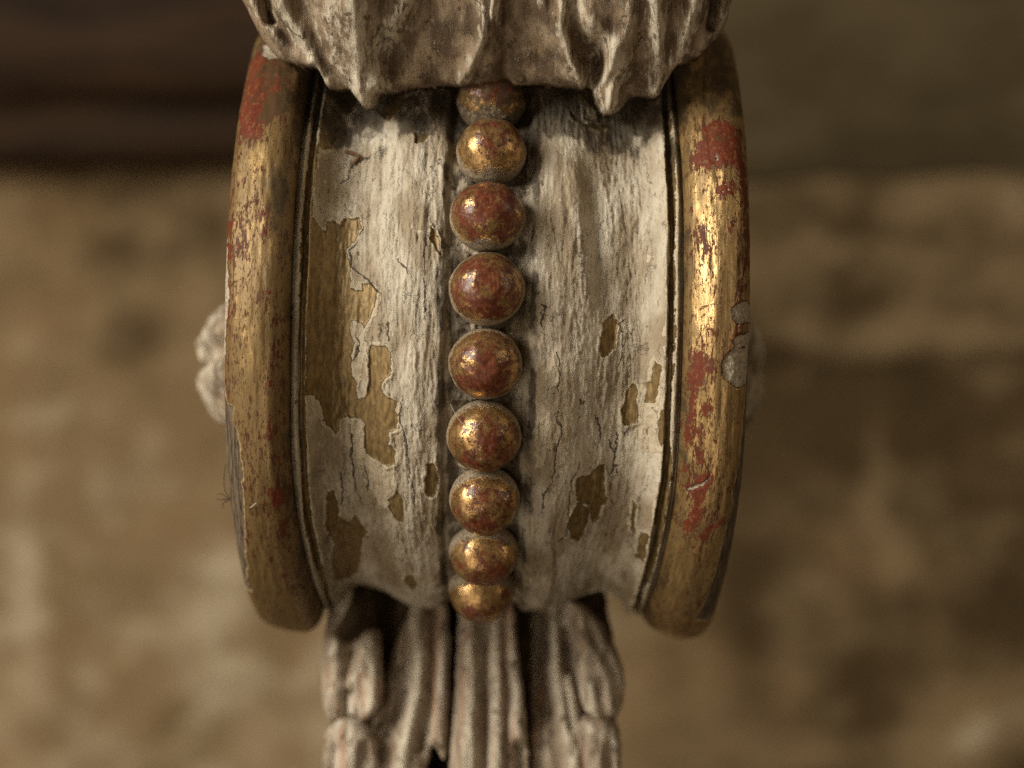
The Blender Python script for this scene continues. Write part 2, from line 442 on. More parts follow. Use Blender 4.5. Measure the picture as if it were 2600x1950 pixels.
def rim_material(name, toned):
    """burnished leaf gold worn to red bole, gesso and bare wood"""
    M = Mat(name)
    v = M.attr("suv", True)
    ton = M.attr("toning"); rd = M.attr("bole_d"); gd = M.attr("gesso_d"); wd = M.attr("wood_d"); kd = M.attr("scratch_d"); gr = M.attr("grime_shade")
    n1 = M.noise(M.vscale(v, (1, 0.5, 1)), 12, 7, 0.68)
    n2 = M.noise(v, 30, 4, 0.6)
    scr0 = M.noise(M.vscale(v, (1, 0.16, 1), (5, 2, 0)), 20, 6, 0.7)
    bole = M.step(M.add(rd, M.add(M.mul(M.sub(n1, 0.5), 48), M.add(M.mul(M.sub(n2, 0.5), 20), M.mul(M.sub(scr0, 0.5), 30)))), 1.0, -1.0)
    near = M.step(rd, 38, 0)
    # vertical flecks where the leaf has worn through
    fl = M.noise(M.vscale(v, (1, 0.22, 1), (2, 4, 0)), 13, 6, 0.66)
    frg = M.mul(M.sub(M.noise(M.vscale(v, (1, 0.5, 1), (4, 4, 4)), 1.7, 3, 0.5), 0.5), 0.17)
    fleck = M.step(M.add(fl, M.add(frg, M.mul(near, 0.07))), 0.600, 0.615)
    fl3 = M.noise(M.vscale(v, (1, 0.28, 1), (6, 8, 0)), 24, 4, 0.62)
    fleck = M.mx(fleck, M.mul(M.step(M.add(fl3, M.add(frg, M.mul(near, 0.05))), 0.610, 0.635), 0.9))
    fl2 = M.noise(M.vscale(v, (1, 0.35, 1), (7, 1, 0)), 4.2, 9, 0.70)
    fleck2 = M.step(M.add(fl2, M.mul(near, 0.05)), 0.685, 0.70)
    rubbed = bole
    bole = M.mx(M.mx(bole, fleck), fleck2)
    gs = M.add(gd, M.mul(M.sub(n2, 0.5), 4))
    gesso = M.step(gs, 0.6, -0.6)
    bole = M.mx(bole, M.step(M.add(gs, M.mul(M.sub(n1, 0.5), 22)), 3.5, 2.4))
    wood = M.step(M.add(wd, M.mul(M.sub(n1, 0.5), 10)), 0.7, -0.7)
    woodrim = M.step(M.add(wd, M.mul(M.sub(n1, 0.5), 10)), 3.4, 2.4)
    # colours
    brush = M.noise(M.vscale(v, (1, 0.03, 1)), 30, 5, 0.65)
    big = M.noise(M.vscale(v, (1, 0.35, 1), (9, 3, 0)), 1.6, 6, 0.62)
    g = M.mix(M.step(brush, 0.32, 0.68), (0.30, 0.185, 0.072), GOLD)
    pat = M.step(M.add(big, M.add(M.mul(ton, 0.30), M.add(toned, M.mul(gr, 0.22)))), 0.46, 0.70)
    pat2 = M.mul(M.step(n2, 0.50, 0.66), 0.5)
    g = M.mix(M.mul(pat, 0.85), g, (0.130, 0.078, 0.024))
    g = M.mix(pat2, g, (0.20, 0.125, 0.045))
    g = M.mix(M.mul(M.step(M.noise(M.vscale(v, (1, 0.3, 1), (3, 3, 0)), 5, 8, 0.7), 0.50, 0.64), 0.55), g, (0.155, 0.105, 0.046))
    b = M.mix(M.step(n2, 0.35, 0.7), BOLE, BOLE_DARK)
    b = M.mix(M.mul(M.step(M.noise(v, 4, 6, 0.6), 0.5, 0.7), 0.7), b, BOLE_DARK)
    scr = M.noise(M.vscale(v, (1, 0.12, 1), (0, 2, 0)), 26, 5, 0.7)
    b = M.mix(M.mul(M.step(scr, 0.62, 0.70), 0.35), b, (0.26, 0.19, 0.14))
    b = M.mix(M.mul(M.step(n1, 0.54, 0.60), 0.55), b, (0.20, 0.115, 0.045))
    b = M.mix(M.mul(M.sub(1.0, rubbed), 0.75), b, (0.075, 0.026, 0.015))
    col = M.mix(bole, g, b)
    gcol = M.mix(M.step(M.noise(v, 11, 8, 0.72), 0.38, 0.64), GESSO, (0.25, 0.20, 0.135))
    col = M.mix(gesso, col, gcol)
    wg = M.noise(M.vscale(v, (1, 0.07, 1)), 24, 6, 0.68)
    wcol = M.mix(M.step(wg, 0.38, 0.62), (0.155, 0.115, 0.075), (0.055, 0.038, 0.024))
    col = M.mix(M.mul(woodrim, M.step(n2, 0.35, 0.6)), col, (0.34, 0.25, 0.15))
    col = M.mix(wood, col, wcol)
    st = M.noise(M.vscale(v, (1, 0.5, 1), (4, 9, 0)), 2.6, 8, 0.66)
    stain_shade = M.step(M.add(st, M.mul(gr, 0.26)), 0.62, 0.80)
    col = M.mix(M.mul(stain_shade, 0.85), col, (0.060, 0.038, 0.017))
    scratch = M.step(M.add(kd, M.mul(M.sub(n2, 0.5), 3)), 2.4, 1.0)
    col = M.mix(M.mul(scratch, 0.8), col, (0.09, 0.035, 0.02))
    nong = M.mx(M.mx(bole, gesso), woodrim)
    h = M.add(M.mul(M.sub(1.0, bole), 0.35), M.mul(brush, 0.25))
    h = M.sub(h, M.mul(gesso, 2.2))
    h = M.add(h, M.mul(M.mul(gesso, M.noise(v, 16, 6, 0.7)), 2.4))
    h = M.sub(h, M.mul(wood, 1.0))
    h = M.add(h, M.mul(M.mul(wg, wood), 2.0))
    h = M.add(h, M.mul(M.noise(M.vscale(v, (1, 0.5, 1)), 5, 4, 0.5), 0.9))
    h = M.add(h, M.mul(n2, 0.22))
    h = M.sub(h, M.mul(scratch, 1.0))
    M.bump(h, 0.00024, 1.0)
    rough = M.add(M.fmix(pat, 0.33 + toned * 1.0, 0.46), M.mul(brush, 0.12))
    rough = M.fmix(bole, rough, 0.50)
    rough = M.fmix(M.mx(gesso, woodrim), rough, 0.75)
    metal = M.mul(M.sub(1.0, nong), M.sub(0.74, M.mul(M.mx(pat, stain_shade), 0.35)))
    M.put(M.b.inputs["Specular IOR Level"], M.fmix(nong, 0.5, 0.15))
    return M.done(col, rough, metal)


def bead_material():
    M = Mat("worn_gilding_on_beads")
    v = M.attr("suv", True)
    pol = M.attr("outward"); arc = M.attr("along"); side = M.attr("sideways"); wear = M.attr("wear")
    n1 = M.noise(v, 6.5, 9, 0.70)
    n2 = M.noise(v, 22, 5, 0.65)
    nb = M.noise(v, 2.2, 3, 0.5)
    streak = M.noise(M.vscale(v, (1, 0.16, 1)), 12, 6, 0.66)
    w = M.add(M.mul(M.sub(n1, 0.5), 2.3), M.mul(M.sub(streak, 0.5), 1.5))
    w = M.add(w, M.mul(M.sub(nb, 0.5), 2.4))
    w = M.add(w, M.mul(M.sub(pol, 0.84), 0.5))
    w = M.add(w, M.mul(M.sub(n2, 0.5), 1.5))
    w = M.add(w, wear)
    bole = M.step(w, -0.012, 0.012)
    half = M.step(w, -0.20, 0.02)
    g = M.mix(M.step(streak, 0.35, 0.66), (0.26, 0.148, 0.055), (0.53, 0.335, 0.138))
    g = M.mix(M.mul(half, 0.25), g, (0.26, 0.105, 0.040))
    g = M.mix(M.mul(M.step(n2, 0.50, 0.62), 0.6), g, (0.11, 0.055, 0.022))
    b = M.mix(M.step(n1, 0.35, 0.62), (0.150, 0.034, 0.016), (0.070, 0.021, 0.011))
    b = M.mix(M.mul(M.step(streak, 0.52, 0.64), 0.6), b, (0.20, 0.095, 0.035))
    col = M.mix(bole, g, b)
    spots = M.step(M.noise(v, 34, 4, 0.7), 0.685, 0.71)
    col = M.mix(M.mul(spots, 0.75), col, (0.42, 0.36, 0.28))
    # grey dust and gesso where a bead meets its bed and its neighbours
    nd = M.noise(v, 7, 8, 0.72)
    edge = M.step(M.add(pol, M.mul(M.sub(nd, 0.5), 0.55)), 0.20, 0.06)
    ends = M.step(M.sub(M.math("ABSOLUTE", M.add(arc, -0.05)), M.mul(M.sub(nd, 0.5), 0.40)), 0.93, 0.985)
    dust = M.mx(edge, ends)
    dcol = M.mix(M.step(n2, 0.35, 0.62), (0.30, 0.255, 0.185), (0.10, 0.075, 0.045))
    col = M.mix(M.mul(dust, 0.85), col, dcol)
    old = M.attr("grime_shade")
    gm = M.step(M.add(M.noise(v, 5, 7, 0.65), M.mul(old, 0.3)), 0.62, 0.80)  # includes the leaf's shade painted onto the upper beads
    col = M.mix(M.mul(gm, 0.8), col, (0.055, 0.036, 0.018))
    h = M.add(M.mul(M.sub(1.0, bole), 0.30), M.mul(n2, 0.25))
    h = M.add(h, M.mul(dust, 0.5))
    h = M.add(h, M.mul(M.mul(dust, n2), 1.2))
    h = M.add(h, M.mul(M.noise(v, 4, 3, 0.5), 1.0))
    M.bump(h, 0.00020, 1.0)
    rough = M.add(M.fmix(bole, 0.27, 0.27), M.mul(M.sub(n2, 0.4), 0.35))
    rough = M.fmix(M.mx(dust, gm), rough, 0.8)
    metal = M.mul(M.sub(1.0, M.mx(bole, dust)), M.sub(0.74, M.mul(gm, 0.5)))
    M.put(M.b.inputs["Specular IOR Level"], M.fmix(bole, 0.5, 0.35))
    return M.done(col, rough, metal)


def leaf_material(name, pale):
    """dirty chalky paint, brushed along the leaf, worn to the pinkish ground"""
    M = Mat(name)
    v = M.attr("suv", True)
    rg = M.attr("ridge")
    big = M.noise(M.vscale(v, (1, 0.5, 1)), 1.5, 5, 0.6)
    st = M.noise(M.vscale(v, (1, 0.16, 0.4)), 8, 9, 0.72)
    st2 = M.noise(M.vscale(v, (1, 0.28, 0.6), (3, 5, 1)), 11, 7, 0.68)
    fine = M.noise(v, 45, 3, 0.6)
    base = M.mix(M.step(big, 0.40, 0.62), (0.120, 0.076, 0.040), (0.315, 0.228, 0.145))
    if pale > 0.4:
        base = M.mix(0.45, base, (0.48, 0.40, 0.31))
        s3 = M.noise(M.vscale(v, (1, 0.10, 0.3), (2, 6, 1)), 3.6, 4, 0.6)
        base = M.mix(M.mul(M.step(s3, 0.48, 0.38), 0.55), base, (0.155, 0.104, 0.060))
        base = M.mix(M.mul(M.step(s3, 0.53, 0.62), 0.75), base, (0.55, 0.49, 0.40))
        s4 = M.noise(M.vscale(v, (1, 0.10, 0.3), (7, 1, 4)), 3.0, 4, 0.6)
        base = M.mix(M.mul(M.step(s4, 0.55, 0.64), 0.65), base, (0.40, 0.225, 0.140))
    wl = M.add(st, M.mul(M.sub(rg, 0.4), pale))
    white = M.mul(M.step(wl, 0.50, 0.66), 0.9)
    base = M.mix(white, base, (0.56, 0.49, 0.375))
    fl = M.step(st2, 0.58, 0.66)
    base = M.mix(M.mul(fl, 0.65), base, (0.52, 0.47, 0.39))
    pk = M.noise(M.vscale(v, (1, 0.2, 0.5), (8, 2, 0)), 4, 6, 0.6)
    base = M.mix(M.mul(M.step(pk, 0.56, 0.70), 0.55), base, (0.30, 0.175, 0.085))
    dk = M.noise(M.vscale(v, (1, 0.75, 1), (1, 1, 4)), 3.1, 9, 0.66)
    dark = M.step(dk, 0.605, 0.63)
    base = M.mix(M.mul(dark, 0.8), base, (0.085, 0.058, 0.024))
    base = M.mix(M.mul(M.step(fine, 0.52, 0.72), 0.3), base, (0.12, 0.09, 0.06))
    h = M.add(M.mul(st, 1.4), M.mul(fine, 0.35))
    h = M.add(h, M.mul(fl, 0.4))
    h = M.sub(h, M.mul(dark, 0.5))
    M.bump(h, 0.00055, 1.0)
    return M.done(base, M.fmix(white, 0.62, 0.7))


def wall_material():
    M = Mat("old_limewashed_wall")
    v = M.attr("suv", True)
    t = M.attr("tone"); w = M.attr("warm")
    n = M.noise(M.vscale(v, (1, 1, 1.3)), 3.6, 9, 0.62)
    n2 = M.noise(v, 0.9, 5, 0.6)
    k = M.add(t, M.add(M.mul(M.sub(n, 0.5), 1.05), M.mul(M.sub(n2, 0.5), 0.55)))
    c = M.mix(M.step(k, 0.0, 0.5), (0.050, 0.031, 0.0125), (0.165, 0.113, 0.058))
    c = M.mix(M.step(k, 0.5, 1.0), c, (0.40, 0.33, 0.225))
    c = M.mix(M.mul(M.step(M.add(M.noise(v, 2.0, 6, 0.6), w), 0.52, 0.85), 0.45), c, (0.20, 0.118, 0.055))
    M.b.inputs["Specular IOR Level"].default_value = 0.15
    M.bump(M.add(n, M.mul(M.noise(v, 14, 4, 0.6), 0.3)), 0.004, 0.8)
    return M.done(c, 0.9)


def plain_material(name, c1, c2, scale=(1, 1, 1), sc=30, rough=0.8, bump=0.0004):
    M = Mat(name)
    tc = M.n("TexCoord").outputs["Object"]
    n = M.noise(M.vscale(tc, scale), sc, 7, 0.62)
    M.bump(n, bump, 0.8)
    M.b.inputs["Specular IOR Level"].default_value = 0.12
    return M.done(M.mix(M.step(n, 0.33, 0.67), c1, c2), rough)


MAT_DRUM = drum_material()
MAT_RIM_L = rim_material("toned_leaf_gold", 0.08)
MAT_RIM_R = rim_material("bright_leaf_gold", 0.0)
MAT_BEAD = bead_material()
MAT_LEAF = leaf_material("dirty_cream_paint_on_leaf", 0.22)
MAT_LEAF2 = leaf_material("chalky_paint_on_lower_leaf", 0.45)
MAT_WALL = wall_material()
MAT_BEAM = plain_material("dark_timber", (0.009, 0.0045, 0.0018), (0.030, 0.0145, 0.006), (1, 6, 6), 9, 0.7, 0.002)
MAT_LINTEL = plain_material("grey_stone", (0.044, 0.031, 0.0145), (0.082, 0.060, 0.031), (1, 1, 2), 14, 0.9, 0.002)
MAT_FIBRE = plain_material("grey_lint", (0.30, 0.26, 0.20), (0.40, 0.36, 0.28))
MAT_FIBRE_D = plain_material("dark_lint", (0.03, 0.022, 0.015), (0.05, 0.04, 0.03))
MAT_CHIP = plain_material("brown_splinter", (0.06, 0.030, 0.015), (0.16, 0.085, 0.045))
MAT_CORE = plain_material("grimy_bare_wood", (0.060, 0.040, 0.021), (0.150, 0.105, 0.062), (6, 6, 1), 60, 0.9, 0.0004)

# ------------------------------------------------------------------ the setting
def wall_blob(X, Z, cx, cz, rx, rz, amp, rot=0.0):
    c, s = math.cos(rot), math.sin(rot)
    u = ((X - cx) * c + (Z - cz) * s) / rx
    w = (-(X - cx) * s + (Z - cz) * c) / rz
    return amp * np.exp(-(u * u + w * w))


WALL_Y = 0.44
WK = (CAM_D * P + WALL_Y) / (CAM_D * P) * P      # metres of wall per measured unit
# stains and bare plaster: centre x, centre y, radius x, radius y, strength, turn
STAINS = [
    (60, 880, 90, 60, .22, 0), (140, 1030, 70, 60, .20, 0), (420, 1220, 110, 120, .16, 0), (640, 1420, 130, 90, .18, 0), (60, 1620, 90, 260, .22, 0),
    (420, 1600, 160, 130, .14, 0), (120, 1200, 160, 60, .08, 0), (310, 880, 90, 110, -.16, 0), (300, 620, 190, 120, -.10, 0), (160, 1640, 26, 160, -.20, 0), (430, 1830, 70, 26, -.42, .7),
    (330, 1710, 70, 40, -.16, 0), (200, 1480, 120, 50, -.10, 0), (500, 1350, 60, 140, -.12, 0), (330, 460, 340, 130, -.16, 0), (40, 640, 60, 160, -.08, 0), (560, 1800, 130, 110, .10, 0),
    (2400, 500, 320, 70, .20, 0), (2570, 520, 90, 90, .30, 0), (2250, 560, 300, 30, -.15, 0), (2250, 640, 260, 40, .10, 0), (2560, 690, 110, 50, .20, 0), (2330, 860, 260, 36, .20, 0), (2540, 840, 130, 50, .22, 0),
    (2180, 860, 90, 40, .08, 0), (2110, 850, 30, 60, -.14, 0), (2300, 985, 110, 24, -.42, -.18), (2050, 1060, 210, 160, -.22, 0), (2450, 1150, 200, 200, -.14, 0), (2235, 1260, 34, 190, .24, .08), (2330, 1470, 90, 40, .18, -.6),
    (2000, 1640, 130, 160, .16, 0), (2500, 1850, 190, 110, .55, .4), (1980, 1920, 190, 60, .26, 0), (2150, 1780, 200, 110, -.10, 0), (1900, 1480, 120, 160, -.22, 0), (2450, 1560, 200, 130, -.12, 0), (1950, 700, 90, 180, .04, 0),
    (2100, 1300, 80, 60, -.05, 0), (2500, 1400, 90, 60, .05, 0), (1700, 900, 60, 500, -.1, 0),
]


def build_wall():
    x = np.linspace(-0.75, 0.75, 260); z = np.linspace(-0.55, 0.55, 200)
    X, Z = np.meshgrid(x, z)
    px, py = 1300 + X / WK, 975 - Z / WK
    tone = np.full(X.shape, 0.37)
    tone += 0.24 * smooth(500, 1900, py) * (1 - smooth(1300, 2000, px))
    tone -= 0.20 * smooth(1500, 2000, px)
    wx = px + 60 * fbm(px / 120, py / 120, 3); wy = py + 60 * fbm(px / 120, py / 120, 5)
    for (cx, cy, rx, ry, am, ro) in STAINS:
        tone += 1.25 * wall_blob(wx, -wy, cx, -cy, rx, ry, am, ro)
    warm = 0.10 * (1 - smooth(900, 2200, px)) + 0.02
    d = 0.006 * fbm(X * 9, Z * 9, 2, 5) + 0.004 * fbm(X * 30, Z * 30, 4, 3)
    # a shallow horizontal step where the right-hand stones set back
    d += 0.010 * smooth(0.0, 0.02, X) * smooth(900, 915, py)
    V = np.stack([X, WALL_Y + d, Z], -1).reshape(-1, 3)
    o = make_mesh("wall", V, grid_faces(len(z), len(x)), MAT_WALL,
                  attrs={"suv": V * 10, "tone": tone.ravel(), "warm": warm.ravel()})
    tag(o, "old stained limewashed wall, brown and cream, far out of focus behind the bracket", "wall", kind="structure")


def extrude_beam(name, x0, x1, prof, mat, seed):
    """a beam along X with the (y,z) profile, its edges rounded and uneven"""
    pts = chaikin(np.asarray(prof), 2)
    n = 60
    xs = np.linspace(x0, x1, n)
    V = np.zeros((n, len(pts), 3))
    for i, x in enumerate(xs):
        V[i, :, 0] = x
        V[i, :, 1] = pts[:, 0] + 0.004 * fbm(x * 12 + 0 * pts[:, 0], pts[:, 1] * 25, seed)
        V[i, :, 2] = pts[:, 1] + 0.004 * fbm(x * 8 + 0 * pts[:, 0], pts[:, 0] * 25, seed + 2)
    V = V.reshape(-1, 3)
    m = len(pts)
    f = grid_faces(n, m, 0, True)
    c0, c1 = len(V), len(V) + 1
    V = np.concatenate([V, V[:m].mean(0, keepdims=True), V[-m:].mean(0, keepdims=True)])
    a = np.arange(m); b = (a + 1) % m
    return make_mesh(name, V, [f, np.stack([b, a, np.full(m, c0)], 1), np.stack([(n - 1) * m + a, (n - 1) * m + b, np.full(m, c1)], 1)], mat)


build_wall()
beam = extrude_beam("timber_beam", -0.62, -0.012,
                    [(WALL_Y + .005, 0.091), (WALL_Y - .024, 0.091), (WALL_Y - .026, 0.117), (WALL_Y - .040, 0.121), (WALL_Y - .040, 0.40), (WALL_Y + .005, 0.40)], MAT_BEAM, 1)
tag(beam, "dark brown timber beam across the wall, left of the bracket's top, blurred", "beam", kind="thing")
lintel = extrude_beam("stone_lintel", -0.008, 0.62,
                      [(WALL_Y + .005, 0.082), (WALL_Y - .001, 0.084), (WALL_Y - .011, 0.112), (WALL_Y - .011, 0.40), (WALL_Y + .005, 0.40)], MAT_LINTEL, 4)
tag(lintel, "dim olive grey stone lintel in the wall, right of the bracket's top, blurred", "lintel", kind="thing")

# ------------------------------------------------------------------ the bracket
AX = np.array([-64.0, 810.0, 160.0])             # axis of the scroll
PHI = math.radians(1.2)
root = bpy.data.objects.new("scroll_bracket", None)
scene.collection.objects.link(root)
root.empty_display_size = 0.02
ROOT_OFF = np.array([0.0, 0.0, -1150.0])         # the empty sits at the foot of the carving
cph, sph = math.cos(PHI), math.sin(PHI)
rw = AX + np.array([cph * ROOT_OFF[0] + sph * ROOT_OFF[2], ROOT_OFF[1], -sph * ROOT_OFF[0] + cph * ROOT_OFF[2]])
root.location = rw * P
root.rotation_euler = (0, PHI, 0)
tag(root, "carved gilt scroll bracket with flaking cream paint, gold rims and a row of worn beads", "bracket")


def loc(V):
    """axis-centred local px -> root-local metres"""
    return (np.asarray(V) - ROOT_OFF) * P


def world_to_loc(W):
    """world px -> root-local metres"""
    w = np.asarray(W) - AX
    l = np.stack([cph * w[..., 0] - sph * w[..., 2], w[..., 1], sph * w[..., 0] + cph * w[..., 2]], -1)
    return (l - ROOT_OFF) * P


PROFILE = [(0, 768), (95, 768), (106, 770), (113, 784), (122, 789), (150, 790), (168, 793), (190, 793), (215, 788), (245, 778), (285, 758), (325, 741), (365, 733), (395, 737),
           (425, 756), (445, 784), (455, 802), (459, 801), (464, 786), (473, 785), (478, 804), (483, 809), (488, 806), (493, 792), (506, 790)]
pS, pR = np.array(PROFILE, float).T


def taper(s, th):
    """the scroll narrows a little as it turns away above and below; its rims less so"""
    t = 0.10 * smooth(0.40, 1.40, th) + 0.035 * smooth(-0.35, -1.05, th)
    return s * (1 - t * (1 - 0.58 * smooth(500, 650, np.abs(s))))



def build_drum():
    s = np.arange(-506, 506.1, 2.6)
    a = np.concatenate([np.arange(-2513, -900, 24), np.arange(-900, 1300, 2.6), np.arange(1300, 2514, 24)])
    S, A = np.meshgrid(s, a)
    S2 = S + 8 * fbm(S / 200, A / 330, 11, 2) + 3 * fbm(A / 90, S / 300, 12, 2)
    keep = smooth(506, 440, np.abs(S)) * smooth(80, 130, np.abs(S)) + 0
    S2 = S + (S2 - S) * np.clip(keep + 0.35, 0, 1)
    R = np.interp(np.abs(S2), pS, pR)
    pad = 5
    rag = 7 * fbm(S / 9, A / 13, 21, 4)
    gold = np.minimum(patch_field(S, A, GOLD_LOSS), np.abs(np.abs(S) - 468) - 9 + 14 * fbm(S / 15, A / 120, 23, 4)) + rag
    cream = patch_field(S, A, CREAM_LAYER) + rag * 1.4
    crack = patch_field(S, A, CRACKS, closed=False)
    body = smooth(100, 125, np.abs(S)) * smooth(506, 455, np.abs(S))
    R += body * (9 * fbm(S / 60, A / 260, 31, 3) + 4.5 * fbm(S / 14, A / 120, 32, 4) + 2.0 * fbm(S / 7, A / 22, 33, 3))
    R += (1 - body) * 3.5 * fbm(S / 18, A / 60, 34, 4)
    # an old carved hollow running down the right-hand flute
    R += -15 * np.exp(-((S - 268 - (A + 330) * 0.10) / 24) ** 2) * smooth(-520, -380, A) * (1 - smooth(-150, 20, A))
    R += 9 * np.exp(-((S - 225 - (A + 330) * 0.10) / 26) ** 2) * smooth(-520, -380, A) * (1 - smooth(-150, 20, A))
    R += body * (3.4 * smooth(-1.5, 1.5, gold) + 4.0 * np.exp(-((gold - 4) / 4.5) ** 2) * smooth(0.0, 0.3, fbm(S / 40, A / 50, 39, 2) + 0.1))
    flaky = smooth(-0.12, 0.16, fbm(S / 170, A / 220, 35, 2) + 0.10)
    intact = smooth(-1, 6, gold)
    rid = 1 - np.abs(2.6 * fbm(S / 15, A / 95, 36, 4))
    R += body * intact * flaky * 3.0 * (np.clip(rid, 0, 1) ** 2 - 0.4)
    R += body * intact * (1.8 * fbm(S / 4.2, A / 26, 37, 2) + 1.8 * fbm(S / 9, A / 11, 38, 3))
    # uneven lumps of filler in the bead channel
    ch = 1 - smooth(85, 108, np.abs(S))
    R += ch * 12 * fbm(S / 30, A / 40, 41, 4)
    for k in range(10):
        am = math.radians(-46.6 + 13.6 * (k - 0.5)) * 800
        R += ch * 26 * np.exp(-((A - am) / 16) ** 2 - (S / 75) ** 2) * (0.7 + 1.2 * fbm(S / 20, A / 14, 42 + k, 4))
    # uneven dirt beside the mouldings; below the leaf, dirt plus painted leaf shadow
    g = 1.15 * ch + 1.0 * np.exp(-((np.abs(S) - 118) / 14) ** 2) + 0.7 * np.exp(-((np.abs(S) - 468) / 7) ** 2)
    g += 1.5 * (1 - smooth(-640, -440, A + 90 * fbm(S / 70, A / 70, 52, 3)))
    g = np.clip(g * (0.7 + 1.0 * fbm(S / 40, A / 90, 51, 4)), 0, 1.3)
    th = A / 800.0
    V = np.stack([taper(S, th), -R * np.cos(th), -R * np.sin(th)], -1).reshape(-1, 3)
    suv = np.stack([S / 100, A / 100, 0 * S], -1).reshape(-1, 3)
    o = make_mesh("fluted_band", loc(V), grid_faces(len(a), len(s)), MAT_DRUM, root,
                  {"suv": suv, "gold_d": gold.ravel(), "cream_d": cream.ravel(), "crack_d": crack.ravel(), "grime_shade": g.ravel()})
    o["label"] = "fluted band in flaking grey cream paint over dull gold"


def build_rim(side, mat, bole, gesso, wood, scratch, ring, label):
    # profile across the rim: |s| and radius, from the band outwards, round the torus and down to the axis
    if side > 0:      # the right rim is the rounder of the two
        rp = [(497, 796), (502, 812), (512, 829), (530, 846), (552, 860), (575, 869), (598, 872), (620, 868), (640, 858), (655, 841), (664, 818), (668, 790)]
    else:             # the left one has a ridge along its inner side and slopes outwards
        rp = [(497, 796), (500, 808), (508, 836), (520, 858), (538, 871), (558, 873), (580, 871), (604, 864), (628, 853), (646, 842), (657, 829), (664, 812), (668, 790)]
    rp = chaikin(rp, 2, False)
    cum = np.concatenate([[0], np.cumsum(np.hypot(*np.diff(rp, axis=0).T))])
    tt = np.linspace(0, cum[-1], 80)
    us, ur = np.interp(tt, cum, rp[:, 0]), np.interp(tt, cum, rp[:, 1])
    us = np.concatenate([[496, 497, 498], us, [667, 665, 660, 650, 648, 648, 650]])
    ur = np.concatenate([[740, 766, 786], ur, [776, 755, 735, 715, 680, 350, 0.5]])
    a = np.concatenate([np.arange(-2513, -1000, 30), np.arange(-1000, 1400, 4.0), np.arange(1400, 2514, 30)])
    n = len(us)
    A = np.repeat(a[:, None], n, 1)
    Sg = np.repeat(us[None, :], len(a), 0) * side
    Rg = np.repeat(ur[None, :], len(a), 0)
    torus = smooth(740, 800, Rg)
    # patches are measured on a regular (s, a) sheet; look each vertex up on it
    sg = np.arange(480, 700, 2.0) * side
    sg = np.sort(sg)
    aw = np.arange(-1000, 1400, 3.0)
    S2, A2 = np.meshgrid(sg, aw)

    def look(field):
        fi = np.clip((Sg - sg[0]) / 2.0, 0, len(sg) - 1.001); ai = np.clip((A - aw[0]) / 3.0, 0, len(aw) - 1.001)
        i, j = fi.astype(int), ai.astype(int); u, w = fi - i, ai - j
        return (field[j, i] * (1 - u) + field[j, i + 1] * u) * (1 - w) + (field[j + 1, i] * (1 - u) + field[j + 1, i + 1] * u) * w
    rag = 4 * fbm(S2 / 8, A2 / 12, 61, 4)
    bd = look(patch_field(S2, A2, bole) + rag)
    gd = patch_field(S2, A2, gesso) + rag * 1.5
    if ring:
        gd = np.minimum(gd, patch_field(S2, A2, ring, closed=False) - 1.6)
    gd = look(gd)
    wd = look(patch_field(S2, A2, wood) + rag) if wood else np.full(A.shape, 40.0)
    sd = look(patch_field(S2, A2, scratch, closed=False))
    out = np.abs(Sg) > 664
    wd = np.where((Rg < 786) & (np.abs(Sg) > 640), np.minimum(wd, -3 + 8 * fbm(A / 40, Rg / 30, 8, 3)), wd)
    R = Rg + torus * (9 * fbm(A / 330 + side, Sg / 60, 71, 3) + 2.6 * fbm(A / 60, Sg / 14, 72, 3))
    # where gesso or wood is laid bare the surface lies lower
    R -= torus * smooth(1.5, -4, gd) * (3.5 + 5 * fbm(Sg / 9, A / 9, 78, 4))
    R -= torus * (4.0 * smooth(2, -3, gd) + 6.0 * smooth(2, -3, wd) + 9 * smooth(-4, -34, wd))
    R += torus * 3.0 * smooth(2, -3, wd) * fbm(Sg / 4, A / 60, 73, 4)
    S3 = Sg + side * (2.5 * fbm(A / 45, Rg / 60, 74, 4)) * (np.abs(Sg) > 640) * torus
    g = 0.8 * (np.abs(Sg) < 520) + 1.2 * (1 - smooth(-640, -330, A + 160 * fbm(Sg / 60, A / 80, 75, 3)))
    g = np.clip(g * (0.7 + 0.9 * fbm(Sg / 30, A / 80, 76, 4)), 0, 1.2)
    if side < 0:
        g = np.maximum(g, 1.15 * np.exp(-((Sg + 535) / 34) ** 2 - ((A + 285) / 95) ** 2))  # extra dark smudge on the inner side of the left rim
    th = A / 800.0
    V = np.stack([taper(S3, th), -R * np.cos(th), -R * np.sin(th)], -1).reshape(-1, 3)
    suv = np.stack([Sg / 100 + side * 3, A / 100, Rg * 0.002 + 0 * A], -1).reshape(-1, 3)
    ton = smooth(-60 if side < 0 else 120, 330 if side < 0 else 500, A + 150 * fbm(Sg / 60, A / 120, 77, 3)) * (0.9 if side < 0 else 0.35) + 0.25 * (side < 0)
    f = grid_faces(len(a), n)
    if side < 0:
        f = f[:, ::-1]
    o = make_mesh("rim", loc(V), f, mat, root, {"suv": suv, "bole_d": bd.ravel(), "gesso_d": gd.ravel(), "wood_d": wd.ravel(), "scratch_d": sd.ravel(), "grime_shade": g.ravel(), "toning": ton.ravel()})
    o["label"] = label
    return o


RIGHT_WOOD = [[664, 60, 663, 167, 656, 242, 650, 352, 640, 414, 645, 453, 638, 487, 628, 581, 626, 647, 618, 760, 606, 900, 700, 1000, 700, 40]]

